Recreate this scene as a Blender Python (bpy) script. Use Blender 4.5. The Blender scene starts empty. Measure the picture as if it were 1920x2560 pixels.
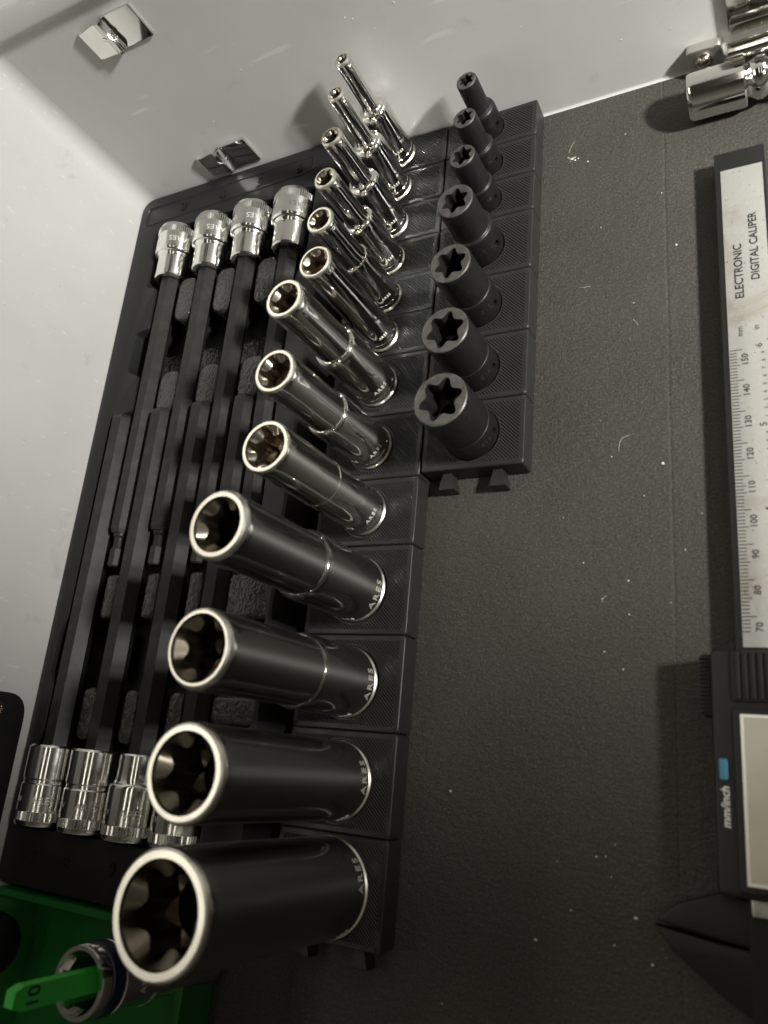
import bpy, bmesh, math, random
from mathutils import Vector, Matrix
from mathutils.geometry import tessellate_polygon

random.seed(7)
SC = bpy.context.scene
COL = SC.collection
S = 0.001                       # everything below is written in millimetres
PI = math.pi

# ------------------------------------------------------------------ camera
cam_d = bpy.data.cameras.new("camera")
cam = bpy.data.objects.new("camera", cam_d)
COL.objects.link(cam)
CX, CY, CZ = (112.0522, -242.9329, 234.6922)
ROWS = ((0.88537481, 0.09006451, -0.45606998), (-0.06263717, -0.94899533, -0.30900557), (-0.46063872, 0.30215268, -0.83457518))
m = Matrix.Identity(4)
for i in range(3):
    m[i][0] = ROWS[0][i]
    m[i][1] = -ROWS[1][i]
    m[i][2] = -ROWS[2][i]
m[0][3], m[1][3], m[2][3] = CX * S, CY * S, CZ * S
cam.matrix_world = m
cam_d.sensor_fit = 'VERTICAL'
cam_d.sensor_height = 36
cam_d.sensor_width = 27
cam_d.lens = 1961.306 * 36 / 2560
cam_d.clip_start = 0.01
cam_d.clip_end = 50
cam_d.dof.use_dof = True
cam_d.dof.focus_distance = 0.300
cam_d.dof.aperture_fstop = 14
SC.camera = cam

# ------------------------------------------------------------------ world: a dim warm room
w = bpy.data.worlds.new("World")
SC.world = w
w.use_nodes = True
nt = w.node_tree
bg = nt.nodes["Background"]
tc = nt.nodes.new("ShaderNodeTexCoord")
sx = nt.nodes.new("ShaderNodeSeparateXYZ")
rp = nt.nodes.new("ShaderNodeValToRGB")
nt.links.new(tc.outputs["Generated"], sx.inputs[0])
nt.links.new(sx.outputs["Z"], rp.inputs[0])
nt.links.new(rp.outputs[0], bg.inputs[0])
e = rp.color_ramp.elements
e[0].position = 0.0; e[0].color = (0.055, 0.049, 0.040, 1)
e[1].position = 0.80; e[1].color = (0.030, 0.026, 0.020, 1)
k = e.new(0.28); k.color = (0.165, 0.150, 0.122, 1)
bg.inputs[1].default_value = 1.0

# ------------------------------------------------------------------ the lamp: four LEDs at the right
def spot(name, loc, aim, power, size, angle, blend, col):
    l = bpy.data.lights.new(name, 'SPOT')
    l.energy = power
    l.shadow_soft_size = size * S
    l.spot_size = math.radians(angle)
    l.spot_blend = blend
    l.color = col
    o = bpy.data.objects.new(name, l)
    COL.objects.link(o)
    a = Vector(loc) * S
    o.location = a
    o.rotation_euler = (Vector(aim) * S - a).to_track_quat('-Z', 'Y').to_euler()
    return o
for dx, dz in ((-14, -14), (14, -14), (-14, 14), (14, 14)):
    spot("lamp_diode", (492, -155 + dx, 391 + dz), (10, 60, 15), 7.9, 12, 66, 1.0, (1.0, 0.99, 0.955))
# unseen overhead strips: wide pair brightens the rims, narrow pair added for chrome stripes
for lx, lw, lp in ((-1.78, 0.15, 10.5), (-1.38, 0.15, 10.5), (0.10, 0.06, 3.0), (0.85, 0.06, 3.2)):
    cl = bpy.data.lights.new("reflection_strip", 'AREA')
    cl.shape = 'RECTANGLE'; cl.size = lw; cl.size_y = 3.4
    cl.color = (1.0, 0.945, 0.82); cl.energy = lp
    clo = bpy.data.objects.new("reflection_strip", cl); COL.objects.link(clo)
    clo.location = (lx, 0.85, 2.1)

SC.view_settings.view_transform = 'Standard'
SC.view_settings.look = 'None'
SC.view_settings.exposure = 0.0
SC.view_settings.gamma = 1.0
SC.cycles.use_denoising = True
SC.cycles.blur_glossy = 0.35
SC.cycles.sample_clamp_indirect = 0.0
SC.cycles.caustics_reflective = True
SC.cycles.max_bounces = 10
SC.cycles.glossy_bounces = 8

# ------------------------------------------------------------------ materials
def mat(name, col, rough=0.5, metal=0.0, spec=0.5, coat=0.0):
    mm = bpy.data.materials.new(name)
    mm.use_nodes = True
    b = mm.node_tree.nodes["Principled BSDF"]
    b.inputs["Base Color"].default_value = (*col, 1)
    b.inputs["Roughness"].default_value = rough
    b.inputs["Metallic"].default_value = metal
    b.inputs["Specular IOR Level"].default_value = spec
    b.inputs["Coat Weight"].default_value = coat
    return mm
class N:
    """small node helper"""
    def __init__(s, mm):
        s.t = mm.node_tree; s.b = s.t.nodes["Principled BSDF"]
        s.tc = s.t.nodes.new("ShaderNodeTexCoord")
    def new(s, ty, **kw):
        n = s.t.nodes.new(ty)
        for kk, v in kw.items():
            setattr(n, kk, v)
        return n
    def link(s, a, b): s.t.links.new(a, b)
    def noise(s, scale, detail=3, rough=0.55, src="Object", stretch=None, dist=0.0):
        n = s.new("ShaderNodeTexNoise")
        n.inputs["Scale"].default_value = scale
        n.inputs["Detail"].default_value = detail
        n.inputs["Roughness"].default_value = rough
        n.inputs["Distortion"].default_value = dist
        v = s.tc.outputs[src]
        if stretch:
            mp = s.new("ShaderNodeMapping")
            mp.inputs["Scale"].default_value = stretch[:3]
            if len(stretch) > 3:
                mp.inputs["Rotation"].default_value = (0, 0, stretch[3])
            s.link(v, mp.inputs[0]); v = mp.outputs[0]
        s.link(v, n.inputs["Vector"])
        return n.outputs["Fac"]
    def ramp(s, src, p0, c0, p1, c1):
        r = s.new("ShaderNodeValToRGB")
        r.color_ramp.elements[0].position = p0; r.color_ramp.elements[0].color = (*c0, 1) if len(c0) == 3 else c0
        r.color_ramp.elements[1].position = p1; r.color_ramp.elements[1].color = (*c1, 1) if len(c1) == 3 else c1
        s.link(src, r.inputs[0]); return r.outputs[0]
    def val(s, src, p0, v0, p1, v1):
        r = s.new("ShaderNodeMapRange")
        for kk, vv in zip(("From Min", "From Max", "To Min", "To Max"), (p0, p1, v0, v1)):
            r.inputs[kk].default_value = vv
        s.link(src, r.inputs[0]); return r.outputs[0]
    def mix(s, f, a, b):
        n = s.new("ShaderNodeMix", data_type='RGBA')
        s.link(f, n.inputs[0])
        for v, i in ((a, 6), (b, 7)):
            if isinstance(v, tuple): n.inputs[i].default_value = (*v, 1)
            else: s.link(v, n.inputs[i])
        return n.outputs[2]
    def math(s, op, a, b):
        n = s.new("ShaderNodeMath", operation=op)
        for v, i in ((a, 0), (b, 1)):
            if isinstance(v, (int, float)): n.inputs[i].default_value = v
            else: s.link(v, n.inputs[i])
        return n.outputs[0]
    def bump(s, src, strength, dist, prev=None):
        n = s.new("ShaderNodeBump")
        n.inputs["Strength"].default_value = strength
        n.inputs["Distance"].default_value = dist * S
        s.link(src, n.inputs["Height"])
        if prev: s.link(prev, n.inputs["Normal"])
        return n.outputs[0]
    def set(s, name, src): s.link(src, s.b.inputs[name])

# powder-coated steel
M_WALL = mat("painted_steel", (0.50, 0.48, 0.44), 0.38, 0, 0.45)
n = N(M_WALL)
big = n.noise(9, 4, 0.6)
dirt = n.noise(55, 5, 0.7, dist=0.4)
c = n.mix(n.val(big, 0.35, 0, 0.7, 1), (0.475, 0.465, 0.445), (0.54, 0.53, 0.51))
c = n.mix(n.val(dirt, 0.62, 0, 0.78, 0.5), c, (0.30, 0.28, 0.245))
scr = n.noise(60, 2, 0.5, stretch=(0.6, 12, 3, 0.5))
c = n.mix(n.val(scr, 0.67, 0, 0.74, 0.5), c, (0.66, 0.65, 0.62))
n.set("Base Color", c)
n.set("Roughness", n.val(dirt, 0.3, 0.30, 0.75, 0.50))
orange = n.noise(420, 2, 0.5)
n.set("Normal", n.bump(orange, 0.25, 0.12, n.bump(big, 0.25, 1.2)))

# black foam liner, finely pebbled
M_FOAM = mat("foam_liner", (0.060, 0.056, 0.048), 0.60, 0, 0.35)
n = N(M_FOAM)
f1 = n.noise(1500, 3, 0.6)
f2 = n.noise(330, 3, 0.6, stretch=(1.0, 1.7, 1))
f3 = n.noise(14, 4, 0.6)
f4 = n.noise(140, 6, 0.75)
c = n.mix(n.val(f3, 0.3, 0, 0.7, 1), (0.037, 0.0345, 0.0288), (0.055, 0.0512, 0.043))
c = n.mix(n.val(f1, 0.52, 0, 0.68, 0.6), c, (0.105, 0.099, 0.086))
c = n.mix(n.val(f1, 0.32, 0.65, 0.47, 0.0), c, (0.026, 0.0235, 0.0185))
c = n.mix(n.val(f4, 0.66, 0, 0.76, 0.5), c, (0.14, 0.133, 0.117))
n.set("Base Color", c)
n.set("Roughness", n.val(f3, 0.3, 0.52, 0.7, 0.68))
hgt = n.math('ADD', n.math('MULTIPLY', f1, 0.6), f2)
# one shallow crease along the caliper; by the slider it traces a shadow edge
sxyz = n.new("ShaderNodeSeparateXYZ"); n.link(n.tc.outputs["Object"], sxyz.inputs[0])
wob = n.math('MULTIPLY', n.noise(20, 2), 0.0012)
dx = n.math('ABSOLUTE', n.math('ADD', n.math('SUBTRACT', sxyz.outputs["X"], 0.0810), wob), 0)
crease_shadow = n.val(dx, 0.0, 0.0, 0.0007, 1.0)
n.set("Normal", n.bump(crease_shadow, 0.5, 0.25, n.bump(hgt, 0.8, 0.65)))

# moulded tray plastic
M_TRAY = mat("moulded_plastic", (0.014, 0.014, 0.0142), 0.42, 0, 0.30)
n = N(M_TRAY)
g1 = n.noise(700, 2, 0.5)
n.set("Roughness", n.val(n.noise(30, 4, 0.6), 0.3, 0.36, 0.7, 0.52))
n.set("Normal", n.bump(g1, 0.35, 0.10))
M_GRAIN = mat("grained_plastic", (0.030, 0.030, 0.029), 0.27, 0, 0.75)
n = N(M_GRAIN)
v = n.new("ShaderNodeTexVoronoi"); v.inputs["Scale"].default_value = 900
mp = n.new("ShaderNodeMapping"); mp.inputs["Scale"].default_value = (1.0, 0.6, 1); mp.inputs["Rotation"].default_value = (0, 0, 0.5)
wv = n.new("ShaderNodeVectorMath", operation='ADD')
nz = n.new("ShaderNodeTexNoise"); nz.inputs["Scale"].default_value = 260; n.link(n.tc.outputs["Object"], nz.inputs["Vector"])
sc_ = n.new("ShaderNodeVectorMath", operation='SCALE'); sc_.inputs["Scale"].default_value = 0.004; n.link(nz.outputs["Color"], sc_.inputs[0])
n.link(n.tc.outputs["Object"], wv.inputs[0]); n.link(sc_.outputs[0], wv.inputs[1])
n.link(wv.outputs[0], mp.inputs[0]); n.link(mp.outputs[0], v.inputs["Vector"])
n.set("Normal", n.bump(v.outputs["Distance"], 0.7, 0.38))

# printed holder plastic: diagonal extrusion lines on top, plain border, layer lines on the sides
def pla(name, diag):
    mm = mat(name, (0.023, 0.0222, 0.0212), 0.34, 0, 0.34)
    n = N(mm)
    wt = n.new("ShaderNodeTexWave", wave_type='BANDS', bands_direction='DIAGONAL' if diag else 'Z', wave_profile='SIN')
    mp = n.new("ShaderNodeMapping")
    if diag:
        wt.bands_direction = 'X'
        mp.inputs["Rotation"].default_value = (0, 0, math.radians(-45))
    n.link(n.tc.outputs["Object"], mp.inputs[0]); n.link(mp.outputs[0], wt.inputs["Vector"])
    wt.inputs["Scale"].default_value = (1 / (0.85 * S)) / (20 / (2 * PI)) if diag else (1 / (0.42 * S)) / (20 / (2 * PI))
    wt.inputs["Distortion"].default_value = 0.08
    wt.inputs["Detail"].default_value = 1
    n.set("Roughness", n.val(n.noise(120, 3), 0.3, 0.30, 0.7, 0.46))
    n.set("Normal", n.bump(wt.outputs["Fac"], 1.0 if diag else 0.6, 0.40 if diag else 0.10, n.bump(n.noise(60, 3), 0.3, 0.5)))
    return mm
M_PLA = pla("printed_plastic_top", True)
M_PLAB = pla("printed_plastic_side", False)

def metal(name, col, rough, smudge=0.08, scratch=0.25, fine=900):
    mm = mat(name, col, rough, 1.0)
    n = N(mm)
    sm = n.noise(70, 5, 0.7)
    sp = n.noise(fine, 3, 0.7)
    n.set("Roughness", n.math('ADD', n.val(sm, 0.35, rough, 0.75, rough + smudge), n.val(sp, 0.62, 0.0, 0.78, 0.18)))
    n.set("Base Color", n.mix(n.val(sp, 0.62, 0, 0.80, 0.55), col, tuple(x * 0.55 for x in col)))
    sc = n.noise(160, 2, 0.5, stretch=(9, 9, 0.8))
    n.set("Normal", n.bump(sc, scratch, 0.010))
    return mm
M_CHROME = metal("polished_chrome", (0.82, 0.805, 0.765), 0.055)
M_CHROME2 = metal("worn_chrome", (0.86, 0.85, 0.82), 0.10, 0.12, 0.4)
M_SATIN = metal("satin_nickel", (0.34, 0.33, 0.305), 0.11, 0.10, 0.5)
def brushed(mm, an):
    n = N(mm)
    tg = n.new("ShaderNodeTangent", direction_type='RADIAL', axis='Z')
    n.link(tg.outputs[0], n.b.inputs["Tangent"])
    n.b.inputs["Anisotropic"].default_value = an
M_SATIN = metal("satin_nickel", (0.235, 0.228, 0.21), 0.09, 0.07, 0.3)
def add_brushed_lobe(mm, col, rough, an, share):
    t = mm.node_tree; b0 = t.nodes["Principled BSDF"]
    out = [q for q in t.nodes if q.type == 'OUTPUT_MATERIAL'][0]
    b1 = t.nodes.new("ShaderNodeBsdfAnisotropic")
    b1.inputs["Color"].default_value = (*col, 1); b1.inputs["Roughness"].default_value = rough; b1.inputs["Anisotropy"].default_value = an
    tg = t.nodes.new("ShaderNodeTangent"); tg.direction_type = 'RADIAL'; tg.axis = 'Z'
    t.links.new(tg.outputs[0], b1.inputs["Tangent"])
    mx = t.nodes.new("ShaderNodeMixShader"); mx.inputs[0].default_value = share
    t.links.new(b0.outputs[0], mx.inputs[1]); t.links.new(b1.outputs[0], mx.inputs[2]); t.links.new(mx.outputs[0], out.inputs[0])
add_brushed_lobe(M_SATIN, (0.30, 0.29, 0.27), 0.54, 0.62, 0.16)
M_CHROMEB = metal("brushed_chrome", (0.62, 0.605, 0.565), 0.06)
add_brushed_lobe(M_CHROMEB, (0.50, 0.485, 0.44), 0.50, 0.62, 0.09)
M_LOBED = metal("shaded_lobe_steel", (0.26, 0.23, 0.18), 0.30, 0.12, 0.3)  # darker copy of the lobe steel: shade inside big mouths put into the colour
M_PLATE = metal("dull_plate", (0.62, 0.60, 0.56), 0.42, 0.1, 0.3)
M_RIM = metal("ground_rim_steel", (0.80, 0.775, 0.70), 0.26, 0.10, 0.3)
M_BORE = metal("machined_bore", (0.17, 0.14, 0.10), 0.30, 0.12, 0.6)  # dark brown holds the bore's shade and a warm reflection
M_BORE2 = metal("bright_bore", (0.48, 0.42, 0.33), 0.20, 0.12, 0.5)
M_LOBE = metal("lobe_steel", (0.50, 0.47, 0.41), 0.22, 0.12, 0.3)
M_STAMP = mat("stamp_catchlight", (0.70, 0.68, 0.61), 0.4, 0.35, 0.6)  # pale paint-like colour stands in for catch-lights on the stamped edges
M_MARK = metal("dull_mark", (0.22, 0.215, 0.20), 0.35, 0.1, 0.2)
M_CLIP = metal("bright_clip", (0.80, 0.785, 0.75), 0.06, 0.06, 0.2)
M_RIVET = metal("rivet_steel", (0.62, 0.55, 0.49), 0.16)

M_IMPACT = mat("phosphate_black", (0.012, 0.012, 0.012), 0.42, 0.0, 0.40)
n = N(M_IMPACT)
n.set("Roughness", n.val(n.noise(60, 4, 0.7), 0.3, 0.34, 0.75, 0.52))
n.set("Base Color", n.mix(n.val(n.noise(500, 4, 0.7), 0.5, 0, 0.75, 0.7), (0.0075, 0.0074, 0.0072), (0.018, 0.0175, 0.0165)))
n.set("Normal", n.bump(n.noise(1300, 2), 0.25, 0.04))
M_IFACE = mat("worn_phosphate_face", (0.085, 0.082, 0.074), 0.40, 0.35, 0.6)
n = N(M_IFACE)
n.set("Base Color", n.mix(n.val(n.noise(240, 4, 0.7), 0.4, 0, 0.75, 1), (0.048, 0.046, 0.042), (0.12, 0.116, 0.105)))
M_DARKBORE = mat("dark_bore", (0.018, 0.017, 0.016), 0.38, 0.3, 0.6)
M_OXIDE = mat("black_oxide_steel", (0.050, 0.048, 0.045), 0.44, 0.0, 0.30)
n = N(M_OXIDE)
n.set("Base Color", n.mix(n.val(n.noise(220, 5, 0.75, stretch=(1, .25, 1)), 0.45, 0, 0.8, 1), (0.017, 0.0167, 0.016), (0.040, 0.0385, 0.0355)))
n.set("Roughness", n.val(n.noise(90, 4), 0.3, 0.34, 0.7, 0.50))
n.set("Normal", n.bump(n.noise(900, 2), 0.2, 0.04))
M_CALB = mat("caliper_plastic", (0.014, 0.0135, 0.013), 0.45, 0, 0.30)
n = N(M_CALB); n.set("Normal", n.bump(n.noise(1500, 2), 0.3, 0.05))
M_LABEL = mat("silver_label", (0.55, 0.53, 0.48), 0.42, 0.65, 0.5)
n = N(M_LABEL)
st = n.noise(38, 4, 0.6, dist=0.8)
sk = n.noise(700, 3, 0.75)
c = n.mix(n.val(st, 0.55, 0, 0.68, 0.75), (0.60, 0.59, 0.555), (0.46, 0.415, 0.33))
c = n.mix(n.val(sk, 0.56, 0, 0.74, 0.6), c, (0.76, 0.75, 0.71))
c = n.mix(n.val(n.noise(420, 3, 0.7), 0.64, 0, 0.74, 0.35), c, (0.28, 0.26, 0.22))
n.set("Base Color", c)
n.set("Roughness", n.val(sk, 0.3, 0.26, 0.7, 0.42))
n.set("Normal", n.bump(sk, 0.3, 0.05))
M_LCD = mat("display_glass", (0.24, 0.215, 0.13), 0.2, 0, 0.5)
n = N(M_LCD); n.set("Base Color", n.mix(n.val(n.noise(50, 3), 0.35, 0, 0.7, 1), (0.44, 0.415, 0.32), (0.54, 0.51, 0.41)))
M_BEZEL = mat("pale_bezel", (0.86, 0.83, 0.74), 0.4)
M_WHITE = mat("white_print", (0.78, 0.76, 0.70), 0.5)
M_INK = mat("black_print", (0.018, 0.017, 0.016), 0.5)
M_BLUE = mat("blue_rubber", (0.055, 0.20, 0.30), 0.5)
M_GREEN = mat("green_plastic", (0.012, 0.125, 0.022), 0.42, 0, 0.5)
n = N(M_GREEN); n.set("Base Color", n.mix(n.val(n.noise(80, 4), 0.35, 0, 0.7, 1), (0.009, 0.125, 0.019), (0.015, 0.165, 0.028)))
n.set("Normal", n.bump(n.noise(600, 2), 0.25, 0.06))
M_PEG = mat("bright_green_plastic", (0.06, 0.55, 0.075), 0.42, 0, 0.5)
n = N(M_PEG)
n.b.inputs["Subsurface Weight"].default_value = 0.15
n.b.inputs["Subsurface Radius"].default_value = (0.001, 0.002, 0.001)
n.set("Normal", n.bump(n.noise(500, 2), 0.25, 0.06))
M_BAND = mat("navy_band", (0.010, 0.016, 0.045), 0.35, 0, 0.5)
M_RUBBER = mat("black_rubber", (0.012, 0.0117, 0.0117), 0.5, 0, 0.25)
n = N(M_RUBBER); n.set("Normal", n.bump(n.noise(900, 3), 0.3, 0.06))
M_DUST = mat("pale_dust", (0.62, 0.58, 0.48), 0.8)
M_RUST = mat("reddish_grain", (0.42, 0.20, 0.10), 0.8)

# ------------------------------------------------------------------ mesh helpers
class MB:
    def __init__(s):
        s.v = []; s.f = []; s.mi = []
    def vert(s, p): s.v.append(Vector(p)); return len(s.v) - 1
    def ring(s, pts):
        a = len(s.v); s.v += [Vector(p) for p in pts]; return list(range(a, a + len(pts)))
    def face(s, idx, mi=0): s.f.append(tuple(idx)); s.mi.append(mi)
    def strip(s, a, b, mi=0):
        n = len(a)
        for i in range(n):
            j = (i + 1) % n
            s.face((a[i], a[j], b[j], b[i]), mi)
    def cap(s, a, mi=0, flip=False):
        c = Vector((0, 0, 0))
        for i in a: c += s.v[i]
        ci = s.vert(c / len(a)); n = len(a)
        for i in range(n):
            j = (i + 1) % n
            s.face((a[j], a[i], ci) if flip else (a[i], a[j], ci), mi)
    def box(s, x0, x1, y0, y1, z0, z1, b=0.4, mi=0):
        """box with chamfered edges"""
        t = bmesh.new()
        bmesh.ops.create_cube(t, size=1)
        for q in t.verts:
            q.co = Vector(((x0 + x1) / 2 + q.co.x * (x1 - x0), (y0 + y1) / 2 + q.co.y * (y1 - y0), (z0 + z1) / 2 + q.co.z * (z1 - z0)))
        if b:
            bmesh.ops.bevel(t, geom=t.edges[:], offset=b, segments=2, profile=0.6, affect='EDGES', clamp_overlap=True)
        s.add_bm(t, mi); t.free()
    def add_bm(s, t, mi=0, mtx=None):
        t.verts.index_update(); a = len(s.v)
        for q in t.verts: s.v.append(mtx @ q.co if mtx else q.co.copy())
        for f in t.faces: s.face([a + q.index for q in f.verts], mi)
    def add(s, o, mtx=None, mi=None):
        a = len(s.v)
        s.v += [mtx @ p if mtx else p.copy() for p in o.v]
        for f, k in zip(o.f, o.mi): s.face([a + i for i in f], k if mi is None else mi)
    def lathe(s, prof, n=48, mis=None, capb=True, capt=True, mtx=None):
        """prof: (r, z) from bottom to top, closed at both ends"""
        rings = []
        for r, z in prof:
            pts = [Vector((r * math.cos(2 * PI * i / n), r * math.sin(2 * PI * i / n), z)) for i in range(n)]
            rings.append(s.ring([mtx @ p for p in pts] if mtx else pts))
        for i in range(len(rings) - 1):
            s.strip(rings[i], rings[i + 1], mis[i] if mis else 0)
        if capb: s.cap(rings[0], 0, True)
        if capt: s.cap(rings[-1], 0)
        return rings
    def mesh(s, name, mats, ang=32, smooth=True):
        me = bpy.data.meshes.new(name)
        me.from_pydata([p * S for p in s.v], [], s.f)
        for mm in (mats if isinstance(mats, (list, tuple)) else [mats]): me.materials.append(mm)
        me.polygons.foreach_set("material_index", s.mi)
        t = bmesh.new(); t.from_mesh(me)
        bmesh.ops.recalc_face_normals(t, faces=t.faces[:])
        t.to_mesh(me); t.free()
        if smooth:
            me.shade_smooth(); me.set_sharp_from_angle(angle=math.radians(ang))
        me.update()
        return me
    def build(s, name, mats, parent=None, loc=(0, 0, 0), ang=32, smooth=True):
        o = bpy.data.objects.new(name, s.mesh(name, mats, ang, smooth))
        COL.objects.link(o)
        o.location = Vector(loc) * S
        if parent: o.parent = parent
        return o

def tag(o, label=None, cat=None, group=None, kind=None):
    if label: o['label'] = label
    if cat: o['category'] = cat
    if group: o['group'] = group
    if kind: o['kind'] = kind
    return o
def thing(name, label, cat, loc=(0, 0, 0), rot=(0, 0, 0), group=None):
    o = bpy.data.objects.new(name, None)
    o.empty_display_size = 0.01
    COL.objects.link(o)
    o.location = Vector(loc) * S
    o.rotation_euler = rot
    return tag(o, label, cat, group)
def link(name, me, parent=None, loc=(0, 0, 0), rot=(0, 0, 0)):
    o = bpy.data.objects.new(name, me); COL.objects.link(o)
    o.location = Vector(loc) * S; o.rotation_euler = rot
    if parent: o.parent = parent
    return o

def offset_poly(P, d):
    """move every corner of a counter-clockwise polygon inwards by d"""
    out = []; n = len(P)
    for i in range(n):
        a, b, c = Vector(P[i - 1]), Vector(P[i]), Vector(P[(i + 1) % n])
        e1 = (b - a).normalized(); e2 = (c - b).normalized()
        n1 = Vector((-e1.y, e1.x)); n2 = Vector((-e2.y, e2.x))
        h = n1 + n2
        q = h / max(0.35, h.dot(h) / 2) if h.length > 1e-6 else n1
        out.append((b.x + q.x * d, b.y + q.y * d))
    return out
def round_poly(P, r, seg=4):
    out = []; n = len(P)
    for i in range(n):
        a, b, c = Vector(P[i - 1]), Vector(P[i]), Vector(P[(i + 1) % n])
        rr = r[i] if isinstance(r, (list, tuple)) else r
        l1 = (a - b).length; l2 = (c - b).length
        t = min(rr, l1 * 0.45, l2 * 0.45)
        p = b + (a - b).normalized() * t; q = b + (c - b).normalized() * t
        for k in range(seg + 1):
            u = k / seg
            w_ = p * (1 - u) ** 2 + b * 2 * u * (1 - u) + q * u ** 2
            out.append((w_.x, w_.y))
    return out
def prism(P, z0, z1, bev=0.5, mi=0, mb=None, bottom=True):
    """extruded counter-clockwise outline with a rounded top edge"""
    mb = mb or MB()
    r0 = mb.ring([(x, y, z0) for x, y in P])
    r1 = mb.ring([(x, y, z1 - bev) for x, y in P])
    r2 = mb.ring([(x, y, z1 - bev * 0.3) for x, y in offset_poly(P, bev * 0.3)])
    top = offset_poly(P, bev)
    r3 = mb.ring([(x, y, z1) for x, y in top])
    mb.strip(r0, r1, mi); mb.strip(r1, r2, mi); mb.strip(r2, r3, mi)
    for tri in tessellate_polygon([[Vector((x, y, 0)) for x, y in top]]):
        mb.face([r3[i] for i in tri], mi)
    if bottom:
        for tri in tessellate_polygon([[Vector((x, y, 0)) for x, y in P]]):
            mb.face([r0[i] for i in tri][::-1], mi)
    return mb

# text -> flat mesh triangles (mm), reading along +x, upright +y
def text_mb(body, size, depth=0.06, bold=0.0, italic=0.0, align='CENTER', spacing=1.0):
    cu = bpy.data.curves.new("lettering", 'FONT')
    cu.body = body; cu.size = size; cu.align_x = align; cu.align_y = 'CENTER'
    cu.extrude = depth; cu.offset = bold; cu.shear = italic; cu.resolution_u = 3
    cu.space_character = spacing
    o = bpy.data.objects.new("lettering", cu); COL.objects.link(o)
    bpy.context.view_layer.update()
    me = bpy.data.meshes.new_from_object(o.evaluated_get(bpy.context.evaluated_depsgraph_get()))
    mb = MB(); mb.v = [q.co.copy() for q in me.vertices]
    for p in me.polygons: mb.face(p.vertices)
    bpy.data.objects.remove(o); bpy.data.curves.remove(cu); bpy.data.meshes.remove(me)
    return mb
def wrap(mb, r, ang, z):
    """bend flat text round a vertical cylinder of radius r, centred on angle ang"""
    o = MB(); o.f = mb.f; o.mi = mb.mi
    for p in mb.v:
        a = ang + p.x / r
        o.v.append(Vector(((r + p.z) * math.cos(a), (r + p.z) * math.sin(a), z + p.y)))
    return o
TURN = Matrix.Rotation(PI / 2, 4, 'Z')      # text reading along +y, letter tops towards -x
def flat_text(mb, x, y, z):
    return Matrix.Translation((x, y, z)) @ TURN

# ------------------------------------------------------------------ the setting: drawer floor and walls
b = MB()
GX = [-152 + i * 6 for i in range(120)]
b.box(-152, 520, -760, 0, -6, 0, 0)
floor = b.build("floor", M_FOAM, smooth=False)
tag(floor, "black pebbled foam liner covering the bottom of the metal tool chest", kind='structure')

b = MB()    # back wall with a rolled top lip
prof = [(-1.0, -6), (-1.0, 0.0)] + [(-1.0 * (1 - math.sin(t)), 1.0 - math.cos(t)) for t in [PI / 2 * i / 4 for i in range(1, 5)]] + [(0, 107)] + [(-3.2 * (1 - math.cos(t)), 107 + 3.2 * math.sin(t)) for t in [PI / 2 * i / 6 for i in range(1, 7)]]
prof += [(-3.5, 110.8), (-3.6, 111.6), (-3.6, 119), (-3.0, 120), (0, 120.5), (6, 120.5), (6, -6)]
L0 = b.ring([(-152, y, z) for y, z in prof]); L1 = b.ring([(520, y, z) for y, z in prof])
b.strip(L0, L1)
for tri in tessellate_polygon([[Vector((y, z, 0)) for y, z in prof]]):
    b.face([L0[i] for i in tri]); b.face([L1[i] for i in tri][::-1])
wb = b.build("back_wall", M_WALL, ang=40)
wb.location.y = 0.8 * S
tag(wb, "pale grey painted steel back wall with the chrome clips on it", kind='structure')
b = MB()    # side wall; inside corner rounded so it catches light as a bright band
FR = 7.0
prof = [(-152, -760), (-152, 0.8 - FR)] + [(-152 + FR * (1 - math.cos(t)), 0.8 - FR + FR * math.sin(t)) for t in [PI / 2 * i / 8 for i in range(1, 9)]] + [(-145, 3), (-158, 3), (-158, -760)]
L0 = b.ring([(x, y, -6) for x, y in prof]); L1 = b.ring([(x, y, 108.5) for x, y in prof]); b.strip(L0, L1)
for tri in tessellate_polygon([[Vector((x, y, 0)) for x, y in prof]]):
    b.face([L0[i] for i in tri]); b.face([L1[i] for i in tri][::-1])
b.box(-158, -152.0, -760, 3, 108.5, 190, 0)
wl = b.build("side_wall", M_WALL, ang=40)
tag(wl, "pale grey painted steel side wall left of the bit tray", kind='structure')

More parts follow.
